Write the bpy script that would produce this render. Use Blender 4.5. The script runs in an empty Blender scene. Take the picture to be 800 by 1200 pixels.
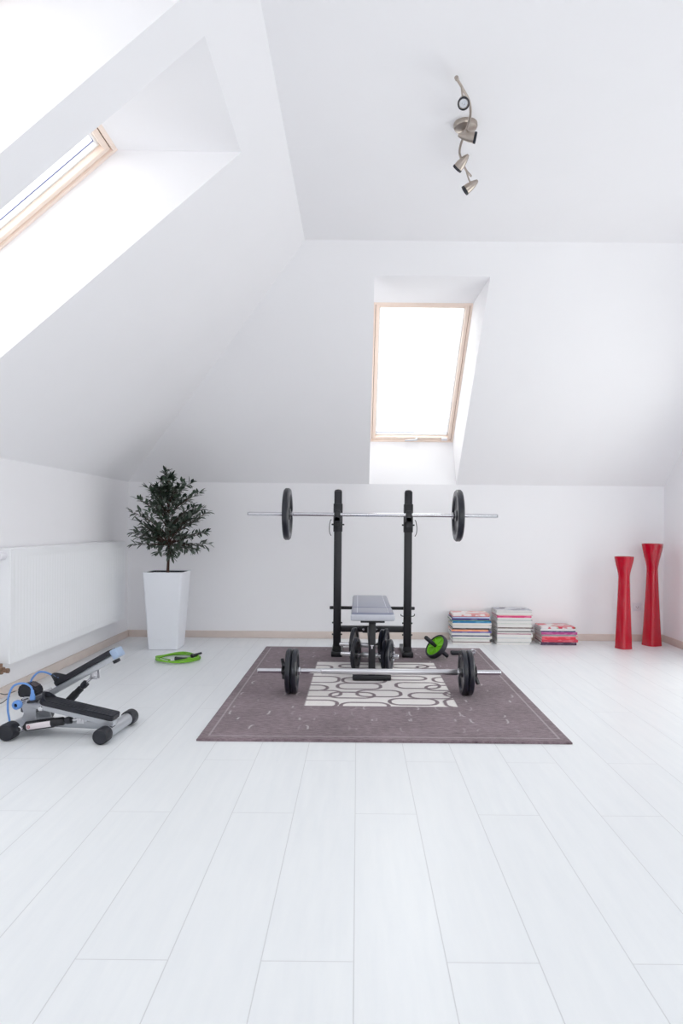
import bpy, bmesh, math, random
import numpy as np
from mathutils import Vector, Matrix

random.seed(7)
PI = math.pi
SC = bpy.context.scene
COL = SC.collection
V = Vector

# ------------------------------------------------------------------ node helpers
class Nd:
    """a material node tree with small expression helpers"""
    def __init__(s, name):
        s.m = bpy.data.materials.new(name); s.m.use_nodes = True
        s.t = s.m.node_tree; s.t.nodes.clear()
        s.out = s.t.nodes.new('ShaderNodeOutputMaterial')
    def n(s, typ, **kw):
        x = s.t.nodes.new(typ)
        for k, v in kw.items(): setattr(x, k, v)
        return x
    def put(s, sock, v):
        if isinstance(v, bpy.types.NodeSocket): s.t.links.new(v, sock)
        else: sock.default_value = v
    def math(s, op, a, b=0.0, c=0.0):
        x = s.n('ShaderNodeMath', operation=op)
        s.put(x.inputs[0], a); s.put(x.inputs[1], b); s.put(x.inputs[2], c)
        return x.outputs[0]
    def mix(s, f, a, b):
        x = s.n('ShaderNodeMix', data_type='RGBA')
        s.put(x.inputs[0], f); s.put(x.inputs[6], a); s.put(x.inputs[7], b)
        return x.outputs[2]
    def noise(s, vec, scale, detail=2.0, rough=0.5):
        x = s.n('ShaderNodeTexNoise')
        if vec is not None: s.put(x.inputs['Vector'], vec)
        x.inputs['Scale'].default_value = scale; x.inputs['Detail'].default_value = detail
        x.inputs['Roughness'].default_value = rough
        return x.outputs[0]
    def remap(s, v, a, b, c, d):
        x = s.n('ShaderNodeMapRange'); s.put(x.inputs[0], v)
        for i, q in enumerate((a, b, c, d)): s.put(x.inputs[i+1], q)
        return x.outputs[0]
    def bump(s, h, strength, dist):
        x = s.n('ShaderNodeBump'); x.inputs['Strength'].default_value = strength
        x.inputs['Distance'].default_value = dist; s.put(x.inputs['Height'], h)
        return x.outputs[0]
    def principled(s, **kw):
        x = s.n('ShaderNodeBsdfPrincipled')
        for k, v in kw.items(): s.put(x.inputs[k.replace('_', ' ')], v)
        s.t.links.new(x.outputs[0], s.out.inputs[0])
        return x

def rgb(r, g, b):
    f = lambda c: (c/255/12.92 if c/255 <= .04045 else ((c/255+.055)/1.055)**2.4)
    return (f(r), f(g), f(b), 1)

def simple(name, col, rough=.5, metal=0.0, coat=0.0, var=.06, scale=30, spec=.5, bump=0.0):
    N = Nd(name)
    tc = N.n('ShaderNodeTexCoord').outputs['Object']
    nz = N.noise(tc, scale, 3)
    dark = tuple(c*(1-var) for c in col[:3])+(1,)
    light = tuple(min(1, c*(1+var)) for c in col[:3])+(1,)
    c = N.mix(nz, dark, light)
    kw = dict(Base_Color=c, Roughness=rough, Metallic=metal, Specular_IOR_Level=spec)
    if coat: kw['Coat_Weight'] = coat
    if bump: kw['Normal'] = N.bump(N.noise(tc, scale*6, 2), .4, bump)
    N.principled(**kw)
    return N.m

WALLC = (.905, .898, .918, 1)
M = {}
M['wall'] = simple('wall_paint', WALLC, .85, var=.012, scale=3, spec=.2)
M['ceil'] = simple('ceiling_paint', WALLC, .9, var=.012, scale=3, spec=.2)
M['base'] = simple('pale_beech', rgb(222, 208, 200), .5, var=.06, scale=12)
M['frame'] = simple('pine_lacquer', rgb(248, 230, 217), .45, var=.05, scale=14)
M['wframe'] = simple('white_lacquer', rgb(240, 240, 240), .35, var=.02)
M['gap'] = simple('dark_gap', rgb(96, 62, 50), .8)
M['gasket'] = simple('blue_grey_gasket', rgb(92, 100, 158), .5)
M['chrome'] = simple('chrome', (.66, .66, .69, 1), .15, 1.0, var=.03)
M['brushed'] = simple('brushed_steel', (.66, .66, .69, 1), .34, 1.0, var=.05)
M['nickel'] = simple('satin_nickel', (.44, .385, .34, 1), .3, 1.0, var=.06)
M['black'] = simple('black_powder_coat', rgb(23, 23, 30), .40, var=.1)
M['rubber'] = simple('black_rubber', rgb(31, 33, 42), .48, var=.15)
M['iron'] = simple('black_vinyl_iron', rgb(25, 28, 39), .32, coat=.15, var=.1)
M['vinyl'] = simple('grey_vinyl', rgb(128, 132, 152), .28, var=.05, coat=.25)
M['piping'] = simple('pale_piping', rgb(196, 199, 208), .3)
M['red'] = simple('red_glaze', rgb(184, 12, 40), .10, coat=.3, var=.05, scale=6)
M['pot'] = simple('white_planter', rgb(241, 243, 249), .3, var=.01)
M['soil'] = simple('soil', rgb(48, 38, 36), .95, var=.4, scale=60, bump=.01)
M['bark'] = simple('bark', rgb(76, 54, 46), .85, var=.3, scale=40, bump=.004)
M['green'] = simple('lime_plastic', rgb(122, 204, 30), .4, var=.05)
M['rope'] = simple('green_rope', rgb(120, 186, 44), .45, var=.06)
M['rad'] = simple('radiator_enamel', rgb(244, 245, 247), .3, var=.01)
M['brass'] = simple('brass', rgb(150, 124, 106), .35, .9, var=.15)
M['silver'] = simple('silver_paint', rgb(190, 193, 199), .30, .45, var=.05)
M['grey'] = simple('grey_plastic', rgb(88, 90, 98), .45, var=.06)
M['blue'] = simple('blue_plastic', rgb(104, 150, 216), .4, var=.05)
M['paleblue'] = simple('pale_blue_plastic', rgb(158, 178, 206), .35, var=.05)
M['paper'] = simple('paper_edges', rgb(226, 224, 222), .8, var=.10, scale=220)
M['labelw'] = simple('white_sticker', rgb(226, 218, 222), .5, var=.02)
M['labelr'] = simple('red_print', rgb(196, 120, 126), .5)
M['white'] = simple('white_plastic', rgb(236, 235, 240), .4, var=.01)
M['lamp'] = simple('lamp_glass', rgb(214, 212, 210), .12, var=.02)
M['screen'] = simple('dark_screen', rgb(52, 40, 46), .12, var=.05)

def leaf_material():
    N = Nd('leaf')
    g = N.n('ShaderNodeNewGeometry')
    r = g.outputs['Random Per Island']
    a = N.mix(r, rgb(28, 44, 36), rgb(74, 92, 74))
    b = N.mix(g.outputs['Backfacing'], a, rgb(92, 102, 92))
    N.principled(Base_Color=b, Roughness=.45, Specular_IOR_Level=.45)
    return N.m
M['leaf'] = leaf_material()

def glass_material():
    N = Nd('window_glass')
    lw = N.n('ShaderNodeLayerWeight'); lw.inputs[0].default_value = .5
    f = N.math('ADD', N.math('MULTIPLY', N.math('POWER', lw.outputs['Facing'], 5.0), .90), .035)
    t = N.n('ShaderNodeBsdfTransparent'); t.inputs[0].default_value = (.97, .985, .98, 1)
    gl = N.n('ShaderNodeBsdfGlossy'); gl.inputs['Roughness'].default_value = .02
    mx = N.n('ShaderNodeMixShader')
    N.t.links.new(f, mx.inputs[0]); N.t.links.new(t.outputs[0], mx.inputs[1]); N.t.links.new(gl.outputs[0], mx.inputs[2])
    N.t.links.new(mx.outputs[0], N.out.inputs[0])
    return N.m
M['glass'] = glass_material()

PLANK, PLEN = .2127, 1.325
def floor_material():
    N = Nd('white_laminate')
    pos = N.n('ShaderNodeNewGeometry').outputs['Position']
    sp = N.n('ShaderNodeSeparateXYZ'); N.put(sp.inputs[0], pos)
    X, Y = sp.outputs[0], sp.outputs[1]
    u = N.math('DIVIDE', X, PLANK)
    i = N.math('FLOOR', u)
    fu = N.math('SUBTRACT', u, i)
    odd = N.math('MODULO', N.math('ADD', i, 100.0), 2.0)
    off = N.math('ADD', N.math('MULTIPLY', odd, 1.5625-2.363), 2.363)
    v = N.math('DIVIDE', N.math('SUBTRACT', Y, off), PLEN)
    j = N.math('FLOOR', v)
    fv = N.math('SUBTRACT', v, j)
    du = N.math('MULTIPLY', N.math('MINIMUM', fu, N.math('SUBTRACT', 1.0, fu)), PLANK)
    dv = N.math('MULTIPLY', N.math('MINIMUM', fv, N.math('SUBTRACT', 1.0, fv)), PLEN)
    d = N.math('MINIMUM', du, dv)
    gap = N.remap(d, .0006, .0018, 1.0, 0.0)
    cb = N.n('ShaderNodeCombineXYZ'); N.put(cb.inputs[0], i); N.put(cb.inputs[1], j)
    wn = N.n('ShaderNodeTexWhiteNoise', noise_dimensions='2D'); N.put(wn.inputs['Vector'], cb.outputs[0])
    # long grain along the plank, shifted per plank
    gx = N.n('ShaderNodeCombineXYZ')
    N.put(gx.inputs[0], N.math('MULTIPLY', X, 14.0))
    N.put(gx.inputs[1], N.math('ADD', N.math('MULTIPLY', Y, 1.3), N.math('MULTIPLY', wn.outputs[0], 37.0)))
    N.put(gx.inputs[2], N.math('MULTIPLY', i, 3.7))
    grain = N.noise(gx.outputs[0], 2.2, 6, .62)
    g2 = N.remap(grain, .3, .7, 0.0, 1.0)
    c = N.mix(g2, (.80, .825, .85, 1), (.85, .87, .885, 1))
    tint = N.remap(wn.outputs[0], 0.0, 1.0, .0, .35)
    c = N.mix(tint, c, (.81, .83, .85, 1))
    c = N.mix(gap, c, (.63, .64, .66, 1))
    bmp = N.bump(N.math('SUBTRACT', N.math('MULTIPLY', g2, .12), gap), .35, .0012)
    N.principled(Base_Color=c, Roughness=N.remap(g2, 0.0, 1.0, .36, .30), Specular_IOR_Level=.5, Normal=bmp)
    return N.m
M['floor'] = floor_material()

def rug_material():
    N = Nd('rug_pile')
    at = N.n('ShaderNodeAttribute', attribute_name='cream').outputs['Fac']
    tc = N.n('ShaderNodeTexCoord').outputs['Object']
    mp = N.n('ShaderNodeMapping'); N.put(mp.inputs[0], tc); mp.inputs['Scale'].default_value = (26, 95, 9)
    streak = N.noise(mp.outputs[0], 1.0, 4, .6)
    big = N.noise(tc, 2.6, 3)
    fine = N.noise(tc, 160, 2)
    k = N.math('ADD', N.math('MULTIPLY', streak, .55), N.math('ADD', N.math('MULTIPLY', big, .25), N.math('MULTIPLY', fine, .2)))
    brown = N.mix(N.remap(k, .34, .66, 0.0, 1.0), rgb(90, 76, 82), rgb(150, 133, 140))
    cream = N.mix(fine, rgb(222, 217, 215), rgb(242, 238, 236))
    c = N.mix(at, brown, cream)
    nb = N.bump(fine, .5, .004)
    N.principled(Base_Color=c, Roughness=.95, Specular_IOR_Level=.1, Normal=nb, Sheen_Weight=.15)
    return N.m
M['rug'] = rug_material()

_cache = {}
def colour(r, g, b, rough=.45):
    k = (r, g, b)
    if k not in _cache:
        N = Nd('printed_paper_%d_%d_%d' % k)
        tc = N.n('ShaderNodeTexCoord').outputs['Object']
        mp = N.n('ShaderNodeMapping'); N.put(mp.inputs[0], tc); mp.inputs['Scale'].default_value = (14, 6, 60)
        mp.inputs['Location'].default_value = (r*.37, g*.21, b*.13)
        nz = N.noise(mp.outputs[0], 1.0, 1)
        f = N.remap(nz, .56, .60, 0.0, 1.0)
        N.put(N.principled(Roughness=rough).inputs['Base Color'], N.mix(f, rgb(r, g, b), rgb(min(255, r*.75+62), min(255, g*.75+62), min(255, b*.75+60))))
        _cache[k] = N.m
    return _cache[k]
def printed(name, a, b, c, scale):
    N = Nd(name)
    tc = N.n('ShaderNodeTexCoord').outputs['Object']
    f = N.remap(N.noise(tc, scale, 2), .50, .54, 0.0, 1.0)
    mp = N.n('ShaderNodeMapping'); N.put(mp.inputs[0], tc); mp.inputs['Location'].default_value = (3.3, 1.7, 0)
    g = N.remap(N.noise(mp.outputs[0], scale*1.3, 2), .60, .63, 0.0, 1.0)
    N.put(N.principled(Roughness=.3).inputs['Base Color'], N.mix(g, N.mix(f, rgb(*a), rgb(*b)), rgb(*c)))
    return N.m

# ------------------------------------------------------------------ mesh helpers
def new(): return bmesh.new()

def merge(bm, tmp, Mx=None):
    if Mx is not None: bmesh.ops.transform(tmp, matrix=Mx, verts=tmp.verts)
    me = bpy.data.meshes.new('tmp'); tmp.to_mesh(me); tmp.free()
    bm.from_mesh(me); bpy.data.meshes.remove(me)

def box(bm, x0, x1, y0, y1, z0, z1, bev=0.0, Mx=None, seg=2):
    t = bmesh.new()
    bmesh.ops.create_cube(t, size=1)
    for v in t.verts:
        v.co = V(((x0+x1)/2+v.co.x*(x1-x0), (y0+y1)/2+v.co.y*(y1-y0), (z0+z1)/2+v.co.z*(z1-z0)))
    if bev: bmesh.ops.bevel(t, geom=t.edges[:], offset=bev, segments=seg, affect='EDGES', profile=.5)
    merge(bm, t, Mx)

def beam(bm, a, b, w, h, bev=0.0, up=V((0, 0, 1)), seg=2):
    """box from point a to point b; w across, h along up"""
    a, b = V(a), V(b); d = b-a; L = d.length; x = d.normalized()
    y = V(up).cross(x).normalized(); z = x.cross(y)
    R = Matrix((x, y, z)).transposed().to_4x4(); R.translation = a
    box(bm, 0, L, -w/2, w/2, -h/2, h/2, bev, R, seg)

def frames(pts, closed=False):
    n = len(pts); T = []
    for i in range(n):
        if closed: t = pts[(i+1) % n]-pts[i-1]
        else: t = pts[min(i+1, n-1)]-pts[max(i-1, 0)]
        T.append(t.normalized())
    u = T[0].orthogonal().normalized(); out = []
    for t in T:
        u = (u-t*u.dot(t)).normalized()
        out.append((u, t.cross(u)))
    return out

def tube(bm, pts, r, seg=12, closed=False):
    pts = [V(p) for p in pts]; n = len(pts)
    rr = r if isinstance(r, (list, tuple)) else [r]*n
    F = frames(pts, closed); rings = []
    for p, (u, w), q in zip(pts, F, rr):
        rings.append([bm.verts.new(p+(u*math.cos(a)+w*math.sin(a))*q) for a in [2*PI*k/seg for k in range(seg)]])
    m = n if closed else n-1
    for i in range(m):
        A, B_ = rings[i], rings[(i+1) % n]
        for k in range(seg):
            bm.faces.new((A[k], A[(k+1) % seg], B_[(k+1) % seg], B_[k]))
    if not closed:
        bm.faces.new(rings[0][::-1]); bm.faces.new(rings[-1])

def smooth_path(pts, n=8, closed=False):
    P = [V(p) for p in pts]; out = []; L = len(P)
    R = range(L) if closed else range(L-1)
    for i in R:
        if closed: p0, p1, p2, p3 = P[i-1], P[i], P[(i+1) % L], P[(i+2) % L]
        else: p0, p1, p2, p3 = P[max(i-1, 0)], P[i], P[i+1], P[min(i+2, L-1)]
        for k in range(n):
            t = k/n
            out.append(.5*((2*p1)+(p2-p0)*t+(2*p0-5*p1+4*p2-p3)*t*t+(3*p1-p0-3*p2+p3)*t**3))
    if not closed: out.append(P[-1])
    return out

def lathe(bm, prof, origin=(0, 0, 0), axis=(0, 0, 1), seg=40):
    """prof: (radius, height along axis); radius 0 closes"""
    ax = V(axis).normalized(); u = ax.orthogonal().normalized(); w = ax.cross(u); o = V(origin)
    rings = []
    for r, h in prof:
        if r < 1e-6: rings.append([bm.verts.new(o+ax*h)])
        else: rings.append([bm.verts.new(o+ax*h+(u*math.cos(2*PI*k/seg)+w*math.sin(2*PI*k/seg))*r) for k in range(seg)])
    for A, B_ in zip(rings, rings[1:]):
        if len(A) == 1 and len(B_) == 1: continue
        for k in range(seg):
            k2 = (k+1) % seg
            if len(A) == 1: bm.faces.new((A[0], B_[k], B_[k2]))
            elif len(B_) == 1: bm.faces.new((A[k], A[k2], B_[0]))
            else: bm.faces.new((A[k], A[k2], B_[k2], B_[k]))

def rod(bm, a, b, r, seg=20, bev=0.0):
    a, b = V(a), V(b); L = (b-a).length
    e = min(bev, r*.6)
    prof = [(0, 0), (r-e, 0), (r, e), (r, L-e), (r-e, L), (0, L)] if e else [(0, 0), (r, 0), (r, L), (0, L)]
    lathe(bm, prof, a, b-a, seg)

def prism(bm, poly, axis_o, ex, ey, ez, depth, bev=0.0):
    """poly in (ex, ey), extruded along ez by depth"""
    t = bmesh.new(); o, ex, ey, ez = V(axis_o), V(ex), V(ey), V(ez)
    A = [t.verts.new(o+ex*p[0]+ey*p[1]) for p in poly]
    B_ = [t.verts.new(o+ex*p[0]+ey*p[1]+ez*depth) for p in poly]
    n = len(poly)
    t.faces.new(A[::-1]); t.faces.new(B_)
    for i in range(n): t.faces.new((A[i], A[(i+1) % n], B_[(i+1) % n], B_[i]))
    bmesh.ops.recalc_face_normals(t, faces=t.faces)
    if bev: bmesh.ops.bevel(t, geom=t.edges[:], offset=bev, segments=2, affect='EDGES')
    merge(bm, t)

def obj(name, bm, mat, parent=None, angle=35, recalc=True):
    if recalc: bmesh.ops.recalc_face_normals(bm, faces=bm.faces)
    a = math.radians(angle)
    for f in bm.faces: f.smooth = True
    for e in bm.edges:
        if len(e.link_faces) == 2: e.smooth = e.calc_face_angle(0) < a
        else: e.smooth = False
    me = bpy.data.meshes.new(name); bm.to_mesh(me); bm.free()
    me.materials.append(mat)
    o = bpy.data.objects.new(name, me); COL.objects.link(o)
    if parent is not None: o.parent = parent
    return o

def tag(o, label, cat, group=None):
    o['label'] = label; o['category'] = cat
    if group: o['group'] = group
    return o

def thing(name, label, cat, loc=(0, 0, 0), rotz=0.0, group=None):
    o = bpy.data.objects.new(name, None); COL.objects.link(o)
    o.empty_display_size = .05
    o.location = loc; o.rotation_euler = (0, 0, rotz)
    return tag(o, label, cat, group)

def part(o, label): o['label'] = label; return o

def struct(o): o['kind'] = 'structure'; return o

def dup(root, loc, rotz, label, group=None):
    r = root.copy(); COL.objects.link(r); r.location = loc; r.rotation_euler = (0, 0, rotz); r['label'] = label
    if group: r['group'] = group
    for ch in list(root.children):
        c = ch.copy(); COL.objects.link(c); c.parent = r
        for g in list(ch.children):
            d = g.copy(); COL.objects.link(d); d.parent = c
    return r

# ------------------------------------------------------------------ the room
XL, XR, YB, YF = -2.015, 2.69, 6.0, -1.6
ZK, ZC, PITCH = 1.36, 2.807, .870
RUN = (ZC-ZK)/PITCH                     # horizontal run of both slopes
XT, YT = XL+RUN, YB-RUN                 # where the slopes meet the flat ceiling
LIFT = .478                             # vertical roof build-up at the skylights

def quad(bm, *p): bm.faces.new([bm.verts.new(V(q)) for q in p])

bm = new(); box(bm, XL-.2, XR+.2, YF-.2, YB+.2, -.12, 0); struct(obj('floor', bm, M['floor']))
bm = new(); box(bm, XL-.2, XR+.2, YB, YB+.10, 0, ZK); struct(obj('wall_back', bm, M['wall']))
bm = new(); box(bm, XL-.10, XL, YF, YB+.1, 0, ZK); struct(obj('wall_left', bm, M['wall']))
# right gable wall: full profile
GY0, GY1, GZ0, GZ1 = 2.45, 4.95, .10, 1.72        # gable window, added out of view to balance the light
bm = new()
for poly in ([(YF, 0), (GY0, 0), (GY0, ZC), (YF, ZC)], [(GY0, 0), (GY1, 0), (GY1, GZ0), (GY0, GZ0)],
             [(GY0, GZ1), (GY1, GZ1), (GY1, ZK+(YB-GY1)*PITCH), (YT, ZC), (GY0, ZC)], [(GY1, 0), (YB, 0), (YB, ZK), (GY1, ZK+(YB-GY1)*PITCH)]):
    prism(bm, poly, (XR, 0, 0), (0, 1, 0), (0, 0, 1), (1, 0, 0), .2)
struct(obj('wall_right', bm, M['wall']))
bm = new(); box(bm, XT, XR+.2, YF, YT, ZC, ZC+.12); struct(obj('ceiling', bm, M['ceil']))
# rear wall behind the camera, with a wide glazed opening added for light
DX0, DX1, DZ0, DZ1 = -.3, 2.2, .5, 2.5
bm = new()
box(bm, XL-.1, DX0, YF-.2, YF, 0, ZC); box(bm, DX1, XR+.2, YF-.2, YF, 0, ZC)
box(bm, DX0, DX1, YF-.2, YF, 0, DZ0); box(bm, DX0, DX1, YF-.2, YF, DZ1, ZC)
struct(obj('wall_front', bm, M['wall']))

def slope_left(y, z):  return V((XL+(z-ZK)/PITCH, y, z))
def slope_back(x, z):  return V((x, YB-(z-ZK)/PITCH, z))

def slope_mesh(P, holes, u0, ulim, ztop):
    """grid of quads on a slope. P(u, z); ulim(z) gives the far end (the hip); holes (ua, ub, z0, z1)"""
    bm = new()
    zs = sorted({ZK, ztop}|{h[2] for h in holes}|{h[3] for h in holes})
    us = sorted({u0}|{h[0] for h in holes}|{h[1] for h in holes})
    cells = list(zip(us, us[1:]))
    for z0, z1 in zip(zs, zs[1:]):
        for a, b in cells:
            if any(h[0]-1e-6 <= a and b <= h[1]+1e-6 and h[2]-1e-6 <= z0 and z1 <= h[3]+1e-6 for h in holes): continue
            quad(bm, P(a, z0), P(b, z0), P(b, z1), P(a, z1))
        a = us[-1]
        quad(bm, P(a, z0), P(ulim(z0), z0), P(ulim(z1), z1), P(a, z1))
    return bm

HZ = 2.65                                # head height of the skylight openings
holesL = [(1.39, 2.115, ZK, HZ), (2.31, 3.032, ZK, HZ)]
bmL = slope_mesh(slope_left, holesL, YF, lambda z: YB-(z-ZK)/PITCH, ZC)
holesB = [(-.862, -.097, ZK, HZ)]        # u runs towards -x for the back slope (u = -x)
bmB = slope_mesh(lambda u, z: slope_back(-u, z), holesB, -XR, lambda z: -(XL+(z-ZK)/PITCH), ZC)

def win_left(y, z):  return V((XL+(z-ZK-LIFT)/PITCH, y, z))
def win_back(x, z):  return V((x, YB-(z-ZK-LIFT)/PITCH, z))
WZ0, WZ1 = 1.748, HZ

def lining(bm, P, Q, ua, ub, qa, qb):
    o = [P(ua, ZK), P(ub, ZK), P(ub, HZ), P(ua, HZ)]
    q = [Q(qa, WZ0), Q(qb, WZ0), Q(qb, WZ1), Q(qa, WZ1)]
    for i in range(4): quad(bm, o[i], o[(i+1) % 4], q[(i+1) % 4], q[i])
WL = [(1.40, 2.105), (2.32, 3.022)]
for h, w in zip(holesL, WL): lining(bmL, slope_left, win_left, h[0], h[1], *w)
WB = (.102, .842)
lining(bmB, slope_back, win_back, .097, .862, *WB)
struct(obj('ceiling_left', bmL, M['ceil'], recalc=False))
struct(obj('ceiling_back', bmB, M['ceil'], recalc=False))

def skylight(name, corner, u, v, W, L, handle=True):
    """corner: lower corner in the window plane; u across, v up the slope, w outwards"""
    u, v = V(u).normalized(), V(v).normalized(); w = u.cross(v)
    if w.z < 0: w = -w
    Mx = Matrix((u, v, w)).transposed().to_4x4(); Mx.translation = corner
    root = bpy.data.objects.new(name, None); COL.objects.link(root); struct(root); root.empty_display_size = .05
    root.matrix_world = Mx
    def ring(bm, a, b, z0, z1, bev=.003):
        """rectangular ring, a = outer inset, b = inner inset"""
        box(bm, a, b, a, L-a, z0, z1, bev); box(bm, W-b, W-a, a, L-a, z0, z1, bev)
        box(bm, b, W-b, a, b, z0, z1, bev); box(bm, b, W-b, L-b, L-a, z0, z1, bev)
    bm = new(); ring(bm, -.012, .016, -.004, .12); obj('window_frame', bm, M['frame'], root)
    bm = new(); ring(bm, .0155, .021, .018, .10, 0); obj('gap_seal', bm, M['gap'], root)
    bm = new(); ring(bm, .0195, .046, .006, .085); sash = obj('sash', bm, M['frame'], root)
    bm = new(); ring(bm, .0455, .056, .034, .080); obj('glazing_bead', bm, M['wframe'], sash)
    bm = new(); ring(bm, .0555, .0585, .0590, .0618, 0); obj('glazing_gasket', bm, M['gasket'], sash)
    bm = new(); box(bm, .054, W-.054, .054, L-.054, .062, .066); obj('window_pane', bm, M['glass'], sash)
    if handle:
        bm = new(); rod(bm, (W*.56, .036, .008), (W*.56, .036, -.012), .011, bev=.002)
        beam(bm, (W*.57, .034, -.013), (W*.42, .026, -.016), .016, .010, .003)
        obj('handle', bm, M['brushed'], root)
        bm = new(); box(bm, W*.86, W*.93, .022, .046, -.010, .008, .003); obj('latch', bm, M['white'], root)
    return root

uB = V((1, 0, 0)); vB = win_back(0, WZ1)-win_back(0, WZ0)
skylight('window_1', win_back(WB[0], WZ0), uB, vB, WB[1]-WB[0], vB.length)
vL = win_left(0, WZ1)-win_left(0, WZ0)
for i, (a, b) in enumerate(WL):
    skylight('window_%d' % (i+2), win_left(a, WZ0), (0, 1, 0), vL, b-a, vL.length)

# window added in the rear wall, unseen, to even out the daylight
root = bpy.data.objects.new('window_4', None); COL.objects.link(root); struct(root); root.location = (DX0, YF-.1, DZ0)
W, H = DX1-DX0, DZ1-DZ0
bm = new()
for x in (0, W/3, 2*W/3, W): box(bm, max(0, x-.035), min(W, x+.035), -.03, .03, 0, H, .004)
box(bm, 0, W, -.028, .028, 0, .06, .004); box(bm, 0, W, -.028, .028, H-.06, H, .004)
obj('window_frame', bm, M['wframe'], root)
for k in range(3):
    bm = new(); box(bm, k*W/3+.03, (k+1)*W/3-.03, -.004, .004, .05, H-.05); obj('window_pane', bm, M['glass'], root)

# unseen casement added in the gable wall for more light from the side
root = bpy.data.objects.new('window_5', None); COL.objects.link(root); struct(root); root.location = (XR+.1, GY0, GZ0)
W, H = GY1-GY0, GZ1-GZ0
bm = new()
for y in (0, W/2, W): box(bm, -.03, .03, max(0, y-.04), min(W, y+.04), 0, H, .004)
box(bm, -.028, .028, 0, W, 0, .06, .004); box(bm, -.028, .028, 0, W, H-.06, H, .004)
obj('window_frame', bm, M['wframe'], root)
for k in range(2):
    bm = new(); box(bm, -.004, .004, k*W/2+.035, (k+1)*W/2-.035, .05, H-.05); obj('window_pane', bm, M['glass'], root)

# skirting boards
def skirting(name, x0, x1, y0, y1, mat=M['base']):
    bm = new(); box(bm, x0, x1, y0, y1, 0, .060, .003); struct(obj(name, bm, mat))
skirting('baseboard_back', XL+.014, XR-.014, YB-.014, YB)
skirting('baseboard_left', XL, XL+.014, YF, YB)
skirting('baseboard_right', XR-.014, XR, YF, YB)

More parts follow.
